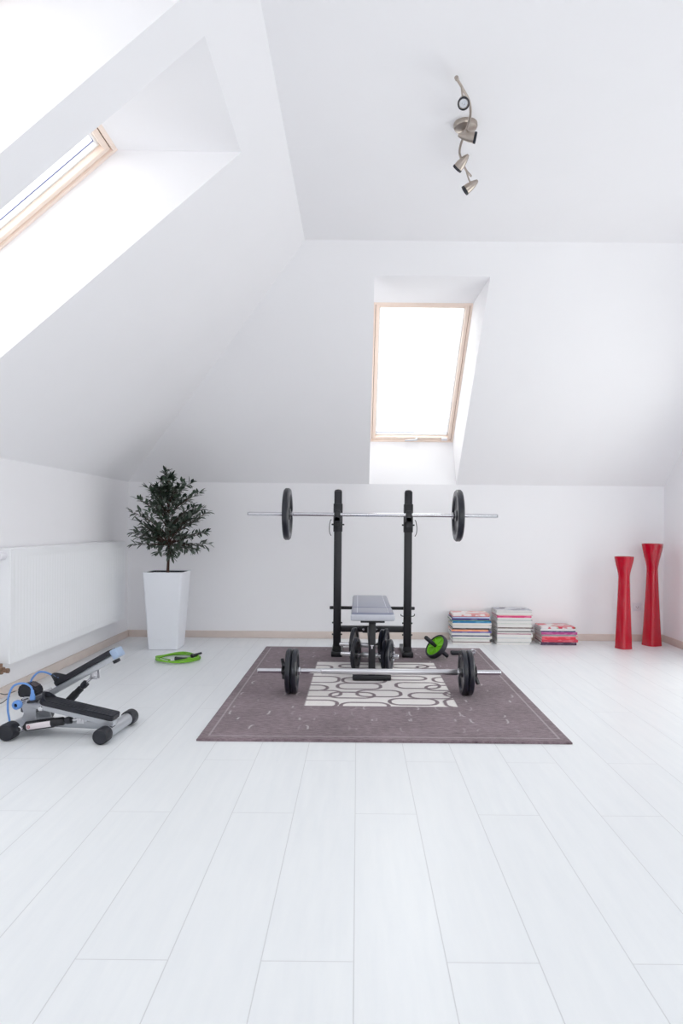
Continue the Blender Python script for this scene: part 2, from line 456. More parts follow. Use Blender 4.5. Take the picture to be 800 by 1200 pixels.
# ------------------------------------------------------------------ rug
RX0, RX1, RY0, RY1 = -.732, .995, 3.135, 5.522
RT = .012
def make_rug():
    st = .0045
    nx, ny = int((RX1-RX0)/st), int((RY1-RY0)/st)
    xs = np.linspace(RX0, RX1, nx+1); ys = np.linspace(RY0, RY1, ny+1)
    X, Y = np.meshgrid(xs, ys, indexing='ij')
    def px2(cx, cy, ox, oy):
        px, py = ox+cx/6.667, oy+cy/6.667
        x, y = px+.009*(py-615), py-.009*(px-419)
        d = 800*(1-RT)/(y-615)
        return (x-419)*d/800, d
    def link(x0, x1, y0, y1, ox):
        ym = (y0+y1)/2
        a = px2(x0, ym, ox, 760)[0]; b = px2(x1, ym, ox, 760)[0]
        xm = (x0+x1)/2
        n_, f_ = px2(xm, y1, ox, 760)[1], px2(xm, y0, ox, 760)[1]
        return a, b, n_, f_
    L3 = [(-60, 365, 400, 455), (395, 770, 420, 478), (-80, 395, 325, 372), (310, 655, 340, 385), (-80, 290, 283, 325),
          (370, 705, 270, 315), (-80, 380, 215, 262), (410, 740, 225, 268), (-60, 325, 128, 160), (385, 650, 122, 150)]
    L4 = [(-145, 195, 325, 375), (160, 495, 265, 310), (395, 760, 287, 327), (265, 600, 345, 390), (110, 480, 390, 440),
          (545, 860, 395, 460), (215, 600, 465, 520), (85, 390, 215, 245), (450, 800, 225, 265), (125, 405, 122, 152),
          (325, 700, 135, 157), (540, 800, 335, 378)]
    links = [link(*q, 340) for q in L3]+[link(*q, 440) for q in L4]
    PX0, PX1, PY0, PY1 = -.281, .5545, 3.722, 4.915
    w, aa = .0108, .003
    def sd(a, b, n_, f_):
        cx, cy, hx, hy = (a+b)/2, (n_+f_)/2, (b-a)/2, (f_-n_)/2
        r = min(.062, hy*.95, hx*.95)
        qx, qy = np.abs(X-cx)-hx+r, np.abs(Y-cy)-hy+r
        return np.hypot(np.maximum(qx, 0), np.maximum(qy, 0))+np.minimum(np.maximum(qx, qy), 0)-r, qx
    lines = np.full_like(X, 9.0)
    for q in links: lines = np.minimum(lines, np.abs(sd(*q)[0]))
    inside = np.minimum(np.minimum(X-PX0, PX1-X), np.minimum(Y-PY0, PY1-Y))
    sm = lambda t: np.clip(t, 0, 1)
    ins = sm(inside/aa+.5)
    cream = ins*sm((lines-w)/aa+.5)
    # the same linked pattern is carved faintly into the brown field, brightest at the ends of the links
    rs = random.Random(5)
    arcs = np.zeros_like(X)
    y = RY0+.10
    row = 0
    while y < RY1-.1:
        x = RX0+.06+rs.uniform(0, .25)
        while x < RX1-.1:
            L = rs.uniform(.18, .32); h = rs.uniform(.10, .16)
            if x+L < RX1-.06:
                s, qx = sd(x, x+L, y, min(y+h, RY1-.07))
                edge = sm((.0042-np.abs(s))/.003+.5)
                arcs = np.maximum(arcs, edge*np.where((qx > -.006) & (np.abs(Y-y-h/2-rs.uniform(-.02, .02)) < rs.uniform(.015, .04)), rs.uniform(.1, .75), .0))
            x += L+rs.uniform(-.05, .13)
        y += .135+rs.uniform(-.02, .03); row += 1
    field = (1-ins)*arcs*.6
    b = np.minimum(np.minimum(X-RX0, RX1-X), np.minimum(Y-RY0, RY1-Y))
    border = sm((.004-np.abs(b-.048))/.003+.5)*.24*(1-ins)
    cream = np.maximum(cream, np.maximum(field, border))
    Z = np.full_like(X, RT)
    Z -= ins*.0025*sm((lines-w)/.004+.5)      # the link outlines stand a little proud
    Z -= np.where(b < .012, .004*(1-b/.012)**2, 0)
    idx = np.arange((nx+1)*(ny+1)).reshape(nx+1, ny+1)
    verts = np.stack([X, Y, Z], -1).reshape(-1, 3)
    f = np.stack([idx[:-1, :-1], idx[1:, :-1], idx[1:, 1:], idx[:-1, 1:]], -1).reshape(-1, 4)
    loop = np.concatenate([idx[:, 0], idx[-1, 1:], idx[-2::-1, -1], idx[0, -2:0:-1]])
    nb = len(loop); base = len(verts)
    low = verts[loop].copy(); low[:, 2] = .0
    verts = np.concatenate([verts, low])
    k = np.arange(nb); k2 = (k+1) % nb
    side = np.stack([loop[k], base+k, base+k2, loop[k2]], -1)
    faces = np.concatenate([f, side])
    me = bpy.data.meshes.new('area_rug')
    me.vertices.add(len(verts)); me.vertices.foreach_set('co', verts.astype(np.float32).ravel())
    me.loops.add(faces.size); me.loops.foreach_set('vertex_index', faces.astype(np.int32).ravel())
    me.polygons.add(len(faces)); me.polygons.foreach_set('loop_start', np.arange(0, faces.size, 4, dtype=np.int32))
    me.update(calc_edges=True)
    at = me.attributes.new('cream', 'FLOAT', 'POINT')
    at.data.foreach_set('value', np.concatenate([cream.ravel(), np.zeros(nb)]).astype(np.float32))
    me.materials.append(M['rug']); me.shade_smooth()
    o = bpy.data.objects.new('area_rug', me); COL.objects.link(o)
    tag(o, 'brown rug with a cream panel of linked rings under the weight bench', 'rug')
make_rug()

# ------------------------------------------------------------------ weight bench with rack
BX = .116; BY = 5.16
def make_bench():
    t = thing('weight_bench', 'black weight bench with tall bar uprights and grey padded seat on brown rug', 'weight bench', (BX, BY, RT+.001))
    g = -RT   # authored heights are above the floor; the root stands on the rug
    for s in (-1, 1):
        x = s*.265
        bm = new(); box(bm, x-.029, x+.029, -.029, .029, .055+g, 1.252+g, .006)
        up = obj('upright', bm, M['black'], t)
        bm = new(); lathe(bm, [(.0, .014), (.016, .012), (.025, .007), (.0285, 0), (.0, 0)], (x, 0, 1.252+g), (0, 0, 1), 24)
        obj('end_cap', bm, M['black'], up)
        bm = new(); box(bm, x-.034, x+.034, -.035, .035, .945+g, 1.158+g, .004)
        sl = obj('sleeve', bm, M['black'], t)
        bm = new()
        # U shaped bar cradle seen from the front: back plate, floor and front lip
        box(bm, x-.026, x+.026, -.125, -.03, 1.02+g, 1.058+g, .004)
        box(bm, x-.026, x+.020, -.125, -.108, 1.02+g, 1.105+g, .006)
        box(bm, x-.022, x+.022, -.06, -.03, .98+g, 1.03+g, .003)
        obj('bar_cradle', bm, M['black'], t)
        bm = new(); rod(bm, (x-.048, -.012, 1.0+g), (x+.048, -.012, 1.0+g), .006, 12, .002)
        pn = obj('locking_pin', bm, M['black'], t)
        e = x+s*.048
        bm = new(); tube(bm, smooth_path([(e, -.012, 1.035+g), (e+s*.008, -.014, 1.03+g), (e+s*.016, -.016, .985+g), (e+s*.014, -.016, .94+g), (e+s*.002, -.016, .915+g)], 6), .0028, 8)
        obj('lanyard', bm, M['black'], pn)
        bm = new(); box(bm, x-.041, x+.041, -.075, .30, RT+g, .052+g, .006); obj('foot', bm, M['black'], t)
        bm = new(); prism(bm, [(-.03, 0), (.03, 0), (.034, -.03), (-.034, -.03)], (x, -.030, .085+g), (1, 0, 0), (0, 0, 1), (0, 1, 0), .06, .002)
        obj('foot_bracket', bm, M['black'], t)
        for z in (.17, .258):
            bm = new(); rod(bm, (x-.039, 0, z+g), (x+.039, 0, z+g), .0065, 6, .001)
            obj('bolt', bm, M['black'], t)
    bm = new(); box(bm, -.236, .236, -.022, .022, .191+g, .236+g, .004); obj('cross_tube', bm, M['black'], t)
    bm = new(); rod(bm, (-.325, .06, .364+g), (.325, .06, .364+g), .0125, 20, .003); obj('adjuster_bar', bm, M['black'], t)
    for s in (-1, 1):
        bm = new(); box(bm, s*.265-.012, s*.265+.012, .028, .075, .345+g, .383+g, .003); obj('bar_bracket', bm, M['black'], t)
    bm = new(); tube(bm, smooth_path([(.215, -.03, .33+g), (.22, -.036, .318+g), (.26, -.036, .315+g), (.31, -.036, .318+g), (.316, -.03, .333+g)], 5), .0035, 8)
    obj('safety_clip', bm, M['black'], t)
    # lower spine with its bolted flange, front leg and its foot
    cx = -.018
    bm = new(); box(bm, cx-.02, cx+.02, -.80, -.022, .193+g, .233+g, .004); obj('spine_tube', bm, M['black'], t)
    bm = new(); prism(bm, [(-.066, .015), (-.05, .026), (.05, .026), (.066, .015), (.066, -.015), (.05, -.026), (-.05, -.026), (-.066, -.015)], (cx, -.030, .2135+g), (1, 0, 0), (0, 0, 1), (0, 1, 0), .007, .001)
    obj('flange', bm, M['black'], t)
    for s in (-1, 1):
        bm = new(); rod(bm, (cx+s*.048, -.040, .2135+g), (cx+s*.048, -.029, .2135+g), .009, 12, .002)
        part(obj('flange_bolt', bm, M['chrome'], t), 'chrome bolt head')
    bm = new(); beam(bm, (cx, -.80, .03+g), (cx, -.80, .395+g), .044, .046, .005, up=V((0, 1, 0))); obj('front_leg', bm, M['black'], t)
    bm = new(); box(bm, cx-.123, cx+.123, -.835, -.775, RT+g, .044+g, .006); obj('base_tube', bm, M['black'], t)
    bm = new()
    for a, b in (((-.010, .004), (.010, .009)), ((-.0035, -.014), (.0035, .006))):
        box(bm, cx+a[0], cx+b[0], -.8255, -.822, .226+a[1]+g, .226+b[1]+g, .001)
    part(obj('logo', bm, M['white'], t), 'small white mark on the leg')
    bm = new(); box(bm, cx-.022, cx+.022, -.88, .09, .375+g, .404+g, .004); obj('pad_rail', bm, M['black'], t)
    bm = new(); box(bm, cx-.075, cx+.075, -.93, -.72, .392+g, .407+g, .003); obj('seat_plate', bm, M['black'], t)
    def pad(name, y0, y1, w, front):
        bm = new(); tb = bmesh.new()
        bmesh.ops.create_grid(tb, x_segments=24, y_segments=16, size=.5)
        # rounded box pad: superellipse-like cushion
        tb.free()
        box(bm, cx-w/2, cx+w/2, y0, y1, .405+g, .458+g, .017, seg=4)
        p = obj(name, bm, M['vinyl'], t, angle=60)
        for s in (-1, 1):
            bm = new()
            tube(bm, [(cx+s*w*.36, y0+.012, .457+g), (cx+s*w*.36, y1-.012, .457+g)], .0022, 8)
            part(obj('seam', bm, M['piping'], p), 'pale stitched seam')
        if front:
            bm = new(); box(bm, cx-w/2-.003, cx+w/2+.003, y0-.005, y0+.02, .407+g, .447+g, .010, seg=3)
            part(obj('front_roll', bm, M['piping'], p), 'pale silver front edge of the seat')
    pad('seat_pad', -.955, -.685, .268, True)
    pad('back_pad', -.675, .10, .262, False)
make_bench()

# ------------------------------------------------------------------ bars and weights
def plate_profile(R, t, hub, bore):
    h = t/2
    return [(bore, -h*.9), (hub, -h*.9), (hub*1.08, -h*.35), (R*.70, -h*.35), (R*.78, -h), (R*.95, -h), (R, -h*.55), (R, h*.55), (R*.95, h), (R*.78, h),
            (R*.70, h*.35), (hub*1.08, h*.35), (hub, h*.9), (bore, h*.9), (bore, -h*.9)]

def weight_plate(parent, R, t, x, hub=None):
    bm = new(); lathe(bm, plate_profile(R, t, hub or R*.22, .0146), (x, 0, 0), (1, 0, 0), 56)
    return obj('weight_plate', bm, M['iron'], parent, 30)

def star_collar(parent, x, s, ang0=0.0, r=.026, mat='black'):
    bm = new(); n = 6; poly = []
    for k in range(n*2):
        a = ang0+PI*k/n; q = r*(1.75 if k % 2 == 0 else .9)
        for da in (-.16, .16): poly.append((q*math.cos(a+da), q*math.sin(a+da)))
    prism(bm, poly, (x, 0, 0), (0, 1, 0), (0, 0, 1), (s, 0, 0), .020, .002)
    rod(bm, (x, 0, 0), (x+s*.026, 0, 0), r*.8, 20, .002)
    return obj('collar', bm, M[mat], parent)

def racked_barbell():
    t = thing('barbell', 'long chrome barbell with one large black disc each side, resting in the rack', 'barbell', (.111, 5.07, 1.060+.0150))
    bm = new(); rod(bm, (-.923, 0, 0), (.923, 0, 0), .0142, 24, .003); bar = obj('bar', bm, M['chrome'], t)
    for s in (-1, 1):
        weight_plate(t, .193, .046, s*.633)
        bm = new(); lathe(bm, [(.0145, 0), (.026, 0), (.026, .012), (.0145, .016)], (s*.606, 0, 0), (-s, 0, 0), 24); obj('stop_ring', bm, M['chrome'], t)
        bm = new(); rod(bm, (s*.923, 0, 0), (s*.931, 0, 0), .0135, 20, .003); obj('bar_end', bm, M['brushed'], bar)
racked_barbell()

def floor_barbell():
    R = .13
    t = thing('barbell', 'short silver barbell with paired small black discs lying on the brown rug', 'barbell', (.133, 3.995, RT+R))
    bm = new(); rod(bm, (-.712, 0, 0), (.712, 0, 0), .0143, 24, .003); bar = obj('bar', bm, M['chrome'], t)
    bm = new(); lathe(bm, [(.0144, -.40), (.0168, -.396), (.0168, .396), (.0144, .40)], (.06, 0, 0), (1, 0, 0), 24)
    part(obj('grip_sleeve', bm, M['brushed'], bar), 'thicker knurled middle of the bar')
    for s in (-1, 1):
        for k in (0, 1): weight_plate(t, R, .031, s*(.492+k*.034))
        bm = new(); lathe(bm, [(.0145, 0), (.024, 0), (.024, .014), (.0145, .018)], (s*.475, 0, 0), (-s, 0, 0), 24); obj('stop_ring', bm, M['chrome'], t)
        star_collar(t, s*.545, s, 2.2 if s < 0 else -.9, .028)
        bm = new()
        if s < 0: beam(bm, (-.560, .012, .02), (-.572, .03, .066), .018, .014, .004)
        else: beam(bm, (.560, -.012, -.02), (.575, -.034, -.062), .020, .016, .004)
        obj('collar_lever', bm, M['black'], t)
floor_barbell()

def dumbbell(label, loc, rot, plates, r_bar=.0135, L=.33):
    t = thing('dumbbell', label, 'dumbbell', loc, rot, 'dumbbells under the bench')
    bm = new(); rod(bm, (-L/2, 0, 0), (L/2, 0, 0), r_bar, 20, .003); bar = obj('bar', bm, M['chrome'], t)
    bm = new(); lathe(bm, [(.0136, -.06), (.0165, -.055), (.0165, .055), (.0136, .06)], (0, 0, 0), (1, 0, 0), 20)
    obj('grip', bm, M['brushed'], bar)
    for x, R, th in plates: weight_plate(t, R, th, x, R*.28)
    for s in (-1, 1):
        xe = max(abs(p[0])+p[2]/2 for p in plates if p[0]*s > 0)+.002
        star_collar(t, s*xe, s, .2, .0175, 'chrome')
        bm = new(); lathe(bm, [(.0136, 0), (.021, 0), (.021, .010), (.0136, .012)], (s*.072, 0, 0), (s, 0, 0), 20); obj('stop_ring', bm, M['chrome'], t)
    return t
dumbbell('chrome dumbbell with black discs lying nearer the bench front leg', (.088, 4.60, RT+.112), math.radians(-13),
         [(-.095, .112, .028), (.108, .106, .026), (.136, .112, .026)], L=.40)
dumbbell('chrome dumbbell with black discs lying behind the other one under the bench', (.073, 4.90, RT+.124), math.radians(-11),
         [(-.092, .124, .030), (.110, .118, .026), (.138, .124, .026)], L=.40)

def ab_wheel():
    c = V((.592, 5.06, .1015)); ax = V((-.70, -.36, .62)).normalized()
    t = thing('exercise_wheel', 'lime green exercise wheel with black tyre and handles tipped over on the rug', 'exercise wheel', (c.x, c.y, RT))
    o = V((0, 0, c.z-RT))
    R = .096
    bm = new(); lathe(bm, [(R*.84, -.016), (R*.97, -.018), (R, -.012), (R, .012), (R*.97, .018), (R*.84, .016), (R*.84, -.016)], o, ax, 56)
    obj('tyre', bm, M['rubber'], t)
    bm = new(); lathe(bm, [(0, -.008), (R*.24, -.012), (R*.28, -.005), (R*.76, -.005), (R*.80, -.014), (R*.85, -.014), (R*.85, .014), (R*.80, .014),
                           (R*.76, .005), (R*.28, .005), (R*.24, .012), (0, .008)], o, ax, 56)
    disc = obj('wheel_disc', bm, M['green'], t)
    u = ax.orthogonal().normalized(); w = ax.cross(u)
    for k in range(6):
        a = 2*PI*k/6+.3; d = u*math.cos(a)+w*math.sin(a)
        bm = new(); beam(bm, o+d*R*.22, o+d*R*.80, .012, .022, .003, up=ax); obj('spoke', bm, M['green'], disc)
    for s in (-1, 1):
        bm = new(); lathe(bm, [(0, .008), (.013, .008), (.0135, .03), (.0155, .045), (.0155, .118), (.012, .126), (0, .126)], o, ax*s, 20)
        obj('handle', bm, M['rubber'], t)
ab_wheel()

def hand_grip():
    t = thing('hand_gripper', 'small black hand gripper lying behind the disc of the floor barbell', 'hand gripper', (.808, 5.24, RT))
    for dy, a in ((-.022, .05), (.022, -.02)):
        bm = new(); lathe(bm, [(0, -.085), (.011, -.085), (.013, -.075), (.0115, -.04), (.012, .0), (.009, .02), (0, .02)], (0, dy, .0135), (1, a, 0), 18)
        obj('handle', bm, M['rubber'], t)
    pts = []
    bm = new()
    for k in range(61):
        a = 2*PI*k/20; pts.append((.085+.016*math.cos(a), -.02+.04*k/60, .022+.016*math.sin(a)))
    tube(bm, [(.018, -.022, .0135)]+pts+[(.018, .022, .0135)], .0035, 8)
    part(obj('spring', bm, M['chrome'], t), 'steel coil spring')
hand_grip()

# ------------------------------------------------------------------ planter with tree
def planter():
    cx, cy = -1.526, 5.487
    t = thing('potted_tree', 'small leafy tree in a tall tapered white planter by the radiator', 'plant', (cx, cy, 0))
    def sq(h, r=.016):
        out = []
        for sx, sy, a0 in ((1, 1, 0), (-1, 1, PI/2), (-1, -1, PI), (1, -1, 3*PI/2)):
            for k in range(5):
                a = a0+PI/2*k/4; out.append((sx*(h-r)+r*math.cos(a), sy*(h-r)+r*math.sin(a)))
        return out
    levels = [(.108, 0.0), (.116, .004), (.150, .565), (.151, .570), (.155, .612), (.153, .614), (.149, .614), (.146, .606), (.145, .597)]
    bm = new(); rings = []
    for h, z in levels: rings.append([bm.verts.new((x, y, z)) for x, y in sq(h)])
    for A, B_ in zip(rings, rings[1:]):
        for k in range(20): bm.faces.new((A[k], A[(k+1) % 20], B_[(k+1) % 20], B_[k]))
    bm.faces.new(rings[0][::-1]); bm.faces.new(rings[-1])
    obj('pot', bm, M['pot'], t, 30)
    bm = new()
    ring = [bm.verts.new((x, y, .580)) for x, y in sq(.1425)]
    c = bm.verts.new((0, 0, .592))
    for k in range(20): bm.faces.new((ring[k], ring[(k+1) % 20], c))
    obj('soil', bm, M['soil'], t)
    bm = new(); rings = []
    for h, z in ((.1458, .609), (.1425, .609), (.1415, .56), (.1448, .56)): rings.append([bm.verts.new((x, y, z)) for x, y in sq(h)])
    for A, B_ in zip(rings, rings[1:]):
        for k in range(20): bm.faces.new((A[k], A[(k+1) % 20], B_[(k+1) % 20], B_[k]))
    part(obj('inner_pot', bm, M['rubber'], t), 'dark insert inside the rim')
    rs = random.Random(11)
    Z = lambda cyy: 1.5-cyy*.001428
    Xc = lambda cxx: (cxx-328)*.001428
    bm = new()
    trunk = [(.004, 0, .585), (.006, 0, .68), (.012, .004, .80), (.010, .0, .92), (.004, .0, 1.08), (.0, 0, 1.24), (.006, 0, 1.36)]
    tr = smooth_path(trunk, 4)
    tube(bm, tr, [.0125-.0105*i/(len(tr)-1) for i in range(len(tr))], 10)
    def trunk_at(z):
        return min(tr, key=lambda p: abs(p.z-z))
    tips = [(330, 62), (300, 92), (352, 100), (215, 135), (430, 112), (505, 170), (185, 206), (245, 178), (563, 285), (490, 245),
            (137, 285), (155, 335), (120, 408), (140, 470), (215, 440), (545, 405), (560, 476), (500, 500), (425, 515), (290, 520),
            (250, 290), (400, 300), (330, 200), (330, 330), (450, 430), (200, 380), (270, 400), (420, 200), (360, 540), (300, 250),
            (480, 330), (230, 240), (380, 380), (180, 425), (520, 270), (345, 150), (270, 150), (390, 150)]
    twigs = []
    for i, (a, b) in enumerate(tips):
        X, z = Xc(a)*.93, 1.06+(Z(b)-1.06)*.95
        rim = max(.04, .30-abs(z-1.06)*.45)
        room = math.sqrt(max(.0, 1-(X/.34)**2))*rim
        for sgn in ((-1, 1) if i < 22 else (-1, 1, 0)):
            yy = sgn*room*rs.uniform(.25, .95) if sgn else rs.uniform(-.05, .05)
            tip = V((X+rs.uniform(-.012, .012), yy, z+rs.uniform(-.012, .012)))
            st = trunk_at(max(.82, min(1.3, z-.10-.35*abs(X))))
            mid = st.lerp(tip, .55)+V((0, 0, .035*rs.uniform(-.3, 1)))
            twigs.append(smooth_path([st, mid, tip], 5))
    for p in twigs: tube(bm, p, [.0042-.003*i/(len(p)-1) for i in range(len(p))], 6)
    obj('trunk', bm, M['bark'], t, 60)
    bm = new()
    def leaf(base, d, L, w):
        d = d.normalized(); side = d.cross(V((rs.uniform(-.5, .5), rs.uniform(-.5, .5), 1))).normalized(); nrm = side.cross(d)
        prof = [(0, .12), (.25, .75), (.5, 1), (.75, .72), (.93, .25)]
        A, C, B_ = [], [], []
        for q, ww in prof:
            c = base+d*L*q-nrm*(L*.16*q*q)
            A.append(bm.verts.new(c+side*w*ww+nrm*w*.25*ww)); C.append(bm.verts.new(c)); B_.append(bm.verts.new(c-side*w*ww+nrm*w*.25*ww))
        tip = bm.verts.new(base+d*L-nrm*(L*.16))
        for i in range(4):
            bm.faces.new((C[i], C[i+1], A[i+1], A[i])); bm.faces.new((B_[i], B_[i+1], C[i+1], C[i]))
        bm.faces.new((C[4], tip, A[4])); bm.faces.new((B_[4], tip, C[4]))
    for p in twigs:
        n = len(p)
        for k in range(21):
            f = .28+.72*k/20
            i = min(n-2, int(f*(n-1))); q = f*(n-1)-i
            base = p[i].lerp(p[i+1], q); tan = (p[i+1]-p[i]).normalized()
            rnd = V((rs.gauss(0, 1), rs.gauss(0, 1), rs.gauss(0, .8))).normalized()
            d = tan*(.9 if k < 17 else 1.4)+rnd*1.05+V((0, 0, .15))
            leaf(base, d, rs.uniform(.044, .070), rs.uniform(.0085, .0130))
    leaf(V((.022, -.01, .80)), V((.5, -.1, -1)), .055, .010)
    leaf(V((.016, -.01, .76)), V((.35, -.1, -1)), .05, .009)
    obj('foliage', bm, M['leaf'], t, 80, recalc=False)
planter()

# ------------------------------------------------------------------ skipping rope
def rope():
    t = thing('skipping_rope', 'coiled lime green skipping rope with black handles on the floor by the planter', 'skipping rope', (-1.305, 5.0, 0))
    rs = random.Random(3); pts = []
    for k in range(0, 4*28):
        a = 2*PI*k/28; lap = k/28
        r = .148+.010*math.sin(a*.97+lap*1.7)+.006*math.sin(lap*5)
        pts.append((r*1.02*math.cos(a)+.006*math.sin(lap*3), r*1.02*math.sin(a), .0065+.0085*min(lap, 3)*(.55+.25*math.sin(a*3+lap))))
    pts += [(.145, .02, .03), (.10, -.02, .022), (.062, -.03, .018)]
    bm = new(); tube(bm, smooth_path(pts, 2), .0055, 8); obj('cord', bm, M['rope'], t, 60)
    bm = new(); tube(bm, smooth_path([(-.14, .02, .012), (-.09, -.01, .006), (-.05, -.035, .006), (-.055, -.06, .006)], 6), .004, 8)
    obj('cord_end', bm, M['rope'], t, 60)
    for a, b in (((.075, -.028, .016), (-.015, -.045, .016)), ((.155, .055, .040), (.105, -.035, .034))):
        a, b = V(a), V(b); L = (b-a).length
        bm = new(); lathe(bm, [(0, 0), (.008, 0), (.009, L*.3), (.0115, L*.75), (.015, L*.86), (.015, L*.97), (.011, L), (0, L)], a, b-a, 18)
        obj('handle', bm, M['rubber'], t)
rope()

# ------------------------------------------------------------------ radiator
def radiator():
    x1, x0 = -1.915, -2.0
    y0, y1, z0, z1 = 3.77, 5.64, .208, .848
    t = thing('radiator', 'long white ribbed panel radiator hanging on the wall by the planter', 'radiator', (XL, (y0+y1)/2, 0))
    oy = (y0+y1)/2; ox = XL
    def yy(y): return y-oy
    bm = new()
    # ribbed front skin: vertical flutes between a flat rim
    n = 48; ya, yb = y0+.055, y1-.055
    prof = [(y0, 0.0), (y0+.005, .006), (ya-.01, .006)]
    p = (yb-ya)/n
    for k in range(n):
        c = ya+p*k
        prof += [(c, .006), (c+p*.12, .0032), (c+p*.24, .0032), (c+p*.36, .006), (c+p*.98, .006)]
    prof += [(yb+.01, .006), (y1-.005, .006), (y1, 0.0)]
    zz = [(z0, None), (z0+.004, 1), (z0+.045, 1), (z0+.055, 0), (z1-.055, 0), (z1-.045, 1), (z1-.004, 1), (z1, None)]
    rows = []
    for z, flat in zz:
        row = []
        for y, dx in prof:
            if flat is None: d = -.004
            elif flat == 1: d = .006 if y0 < y < y1 else 0.0
            else: d = dx
            row.append(bm.verts.new((x1-.006+d-ox, yy(y), z)))
        rows.append(row)
    for A, B_ in zip(rows, rows[1:]):
        for i in range(len(A)-1): bm.faces.new((A[i], A[i+1], B_[i+1], B_[i]))
    obj('front_panel', bm, M['rad'], t, 25)
    bm = new(); box(bm, x0-ox, x0+.012-ox, yy(y0), yy(y1), z0, z1, .004); obj('rear_panel', bm, M['rad'], t)
    for y in (y0, y1):
        bm = new(); box(bm, x0-ox, x1-.004-ox, yy(y)-.003, yy(y)+.003, z0+.006, z1+.002, .002); obj('side_cover', bm, M['rad'], t)
    bm = new()
    box(bm, x0-ox, x1-.004-ox, yy(y0), yy(y1), z1-.004, z1+.003, .002)
    obj('top_grille', bm, M['rad'], t)
    for y in (y0+.3, y1-.3):
        bm = new(); box(bm, .0015, x0-ox+.004, yy(y)-.02, yy(y)+.02, z0+.05, z1-.05, .003); obj('mounting_bracket', bm, M['rad'], t)
    # thermostat head at the top, lock-shield valve at the bottom
    bm = new(); lathe(bm, [(0, 0), (.012, 0), (.012, .018), (.023, .022), (.024, .07), (.019, .078), (0, .078)], (-1.945-ox, yy(y0), .812), (0, -1, 0), 28)
    part(obj('thermostat_head', bm, M['white'], t), 'round white thermostat knob')
    bm = new()
    vy = yy(y0)-.030
    rod(bm, (-1.945-ox, yy(y0), .188), (-1.945-ox, vy-.03, .188), .010, 16, .002)
    rod(bm, (-1.945-ox, yy(y0)-.018, .188), (-1.945-ox, yy(y0)-.036, .188), .015, 6, .002)
    lathe(bm, [(0, -.022), (.014, -.022), (.016, -.008), (.016, .012), (.011, .018), (.011, .034), (0, .036)], (-1.945-ox, vy-.008, .188), (0, 0, 1), 18)
    rod(bm, (-1.945-ox, vy-.008, .185), (-1.90-ox, vy-.008, .185), .011, 16, .002)
    rod(bm, (-1.912-ox, vy-.008, .185), (-1.898-ox, vy-.008, .185), .015, 6, .002)
    rod(bm, (-1.945-ox, vy-.008, .19), (.0015, vy-.008, .19), .008, 14)
    part(obj('valve', bm, M['brass'], t), 'brass valve with nuts')
radiator()

# ------------------------------------------------------------------ red floor vases
def vase(label, loc, H, wt, wn, wb, zn, rot, twist):
    t = thing('floor_vase', label, 'vase', loc, rot, 'tall red vases')
    def ring(w, ang, z, rnd):
        out = []
        for k in range(48):
            a = 2*PI*k/48
            c, s = math.cos(a), math.sin(a)
            q = 1/((abs(c)**rnd+abs(s)**rnd)**(1/rnd))     # superellipse: a soft square
            out.append((w*q*math.cos(a+ang), w*q*math.sin(a+ang), z))
        return out
    lv = []; n = 40
    for i in range(n+1):
        f = i/n; z = H*f
        if f < zn: w = wb+(wn-wb)*(1-(1-f/zn)**1.25)
        else:
            g = (f-zn)/(1-zn); g = g*g*(3-2*g)*.62+g*.38
            w = wn+(wt-wn)*g
        lv.append((w*.5, twist*f, z))
    bm = new(); rings = []
    for w, a, z in lv: rings.append([bm.verts.new(q) for q in ring(w, a, z, 3.4)])
    for w, a, z in ((lv[-1][0]-.006, lv[-1][1], H+.001), (lv[-1][0]-.010, lv[-1][1], H-.012), (lv[-6][0]-.010, lv[-6][1], lv[-6][2]), (wn*.5-.010, twist*zn, H*zn)):
        rings.append([bm.verts.new(q) for q in ring(w, a, z, 3.4)])
    for A, B_ in zip(rings, rings[1:]):
        for k in range(48): bm.faces.new((A[k], A[(k+1) % 48], B_[(k+1) % 48], B_[k]))
    bm.faces.new(rings[0][::-1]); bm.faces.new(rings[-1])
    obj('vase_body', bm, M['red'], t, 45)
    bm = new(); box(bm, -wb*.40, wb*.40, -wb*.40, wb*.40, 0.0, .004, .001); obj('vase_base', bm, M['red'], t)
vase('shorter glossy red twisted vase standing nearer the magazines', (2.203, 5.64, 0), .757, .140, .080, .118, .78, math.radians(20), math.radians(28))
vase('taller glossy red twisted vase standing in the corner beside the shorter one', (2.505, 5.80, 0), .862, .160, .082, .138, .75, math.radians(24), math.radians(28))

# ------------------------------------------------------------------ socket
def socket():
    x, z = 2.458, .302
    t = thing('wall_socket', 'small white round edged wall socket between the two red vases', 'socket', (x, YB, z))
    bm = new(); box(bm, -.036, .036, -.010, 0, -.036, .036, .008, seg=3); obj('cover_plate', bm, M['white'], t)
    bm = new(); lathe(bm, [(.021, 0), (.023, .004), (.020, .006), (.019, -.002), (0, -.002)], (0, -.010, 0), (0, -1, 0), 28); obj('socket_ring', bm, M['white'], t)
    bm = new(); rod(bm, (0, -.008, -.011), (0, -.019, -.011), .0025, 10); obj('earth_pin', bm, M['chrome'], t)
    for s in (-1, 1):
        bm = new(); rod(bm, (s*.0095, -.0078, 0), (s*.0095, -.0122, 0), .0028, 10); obj('pin_hole', bm, M['rubber'], t)
socket()

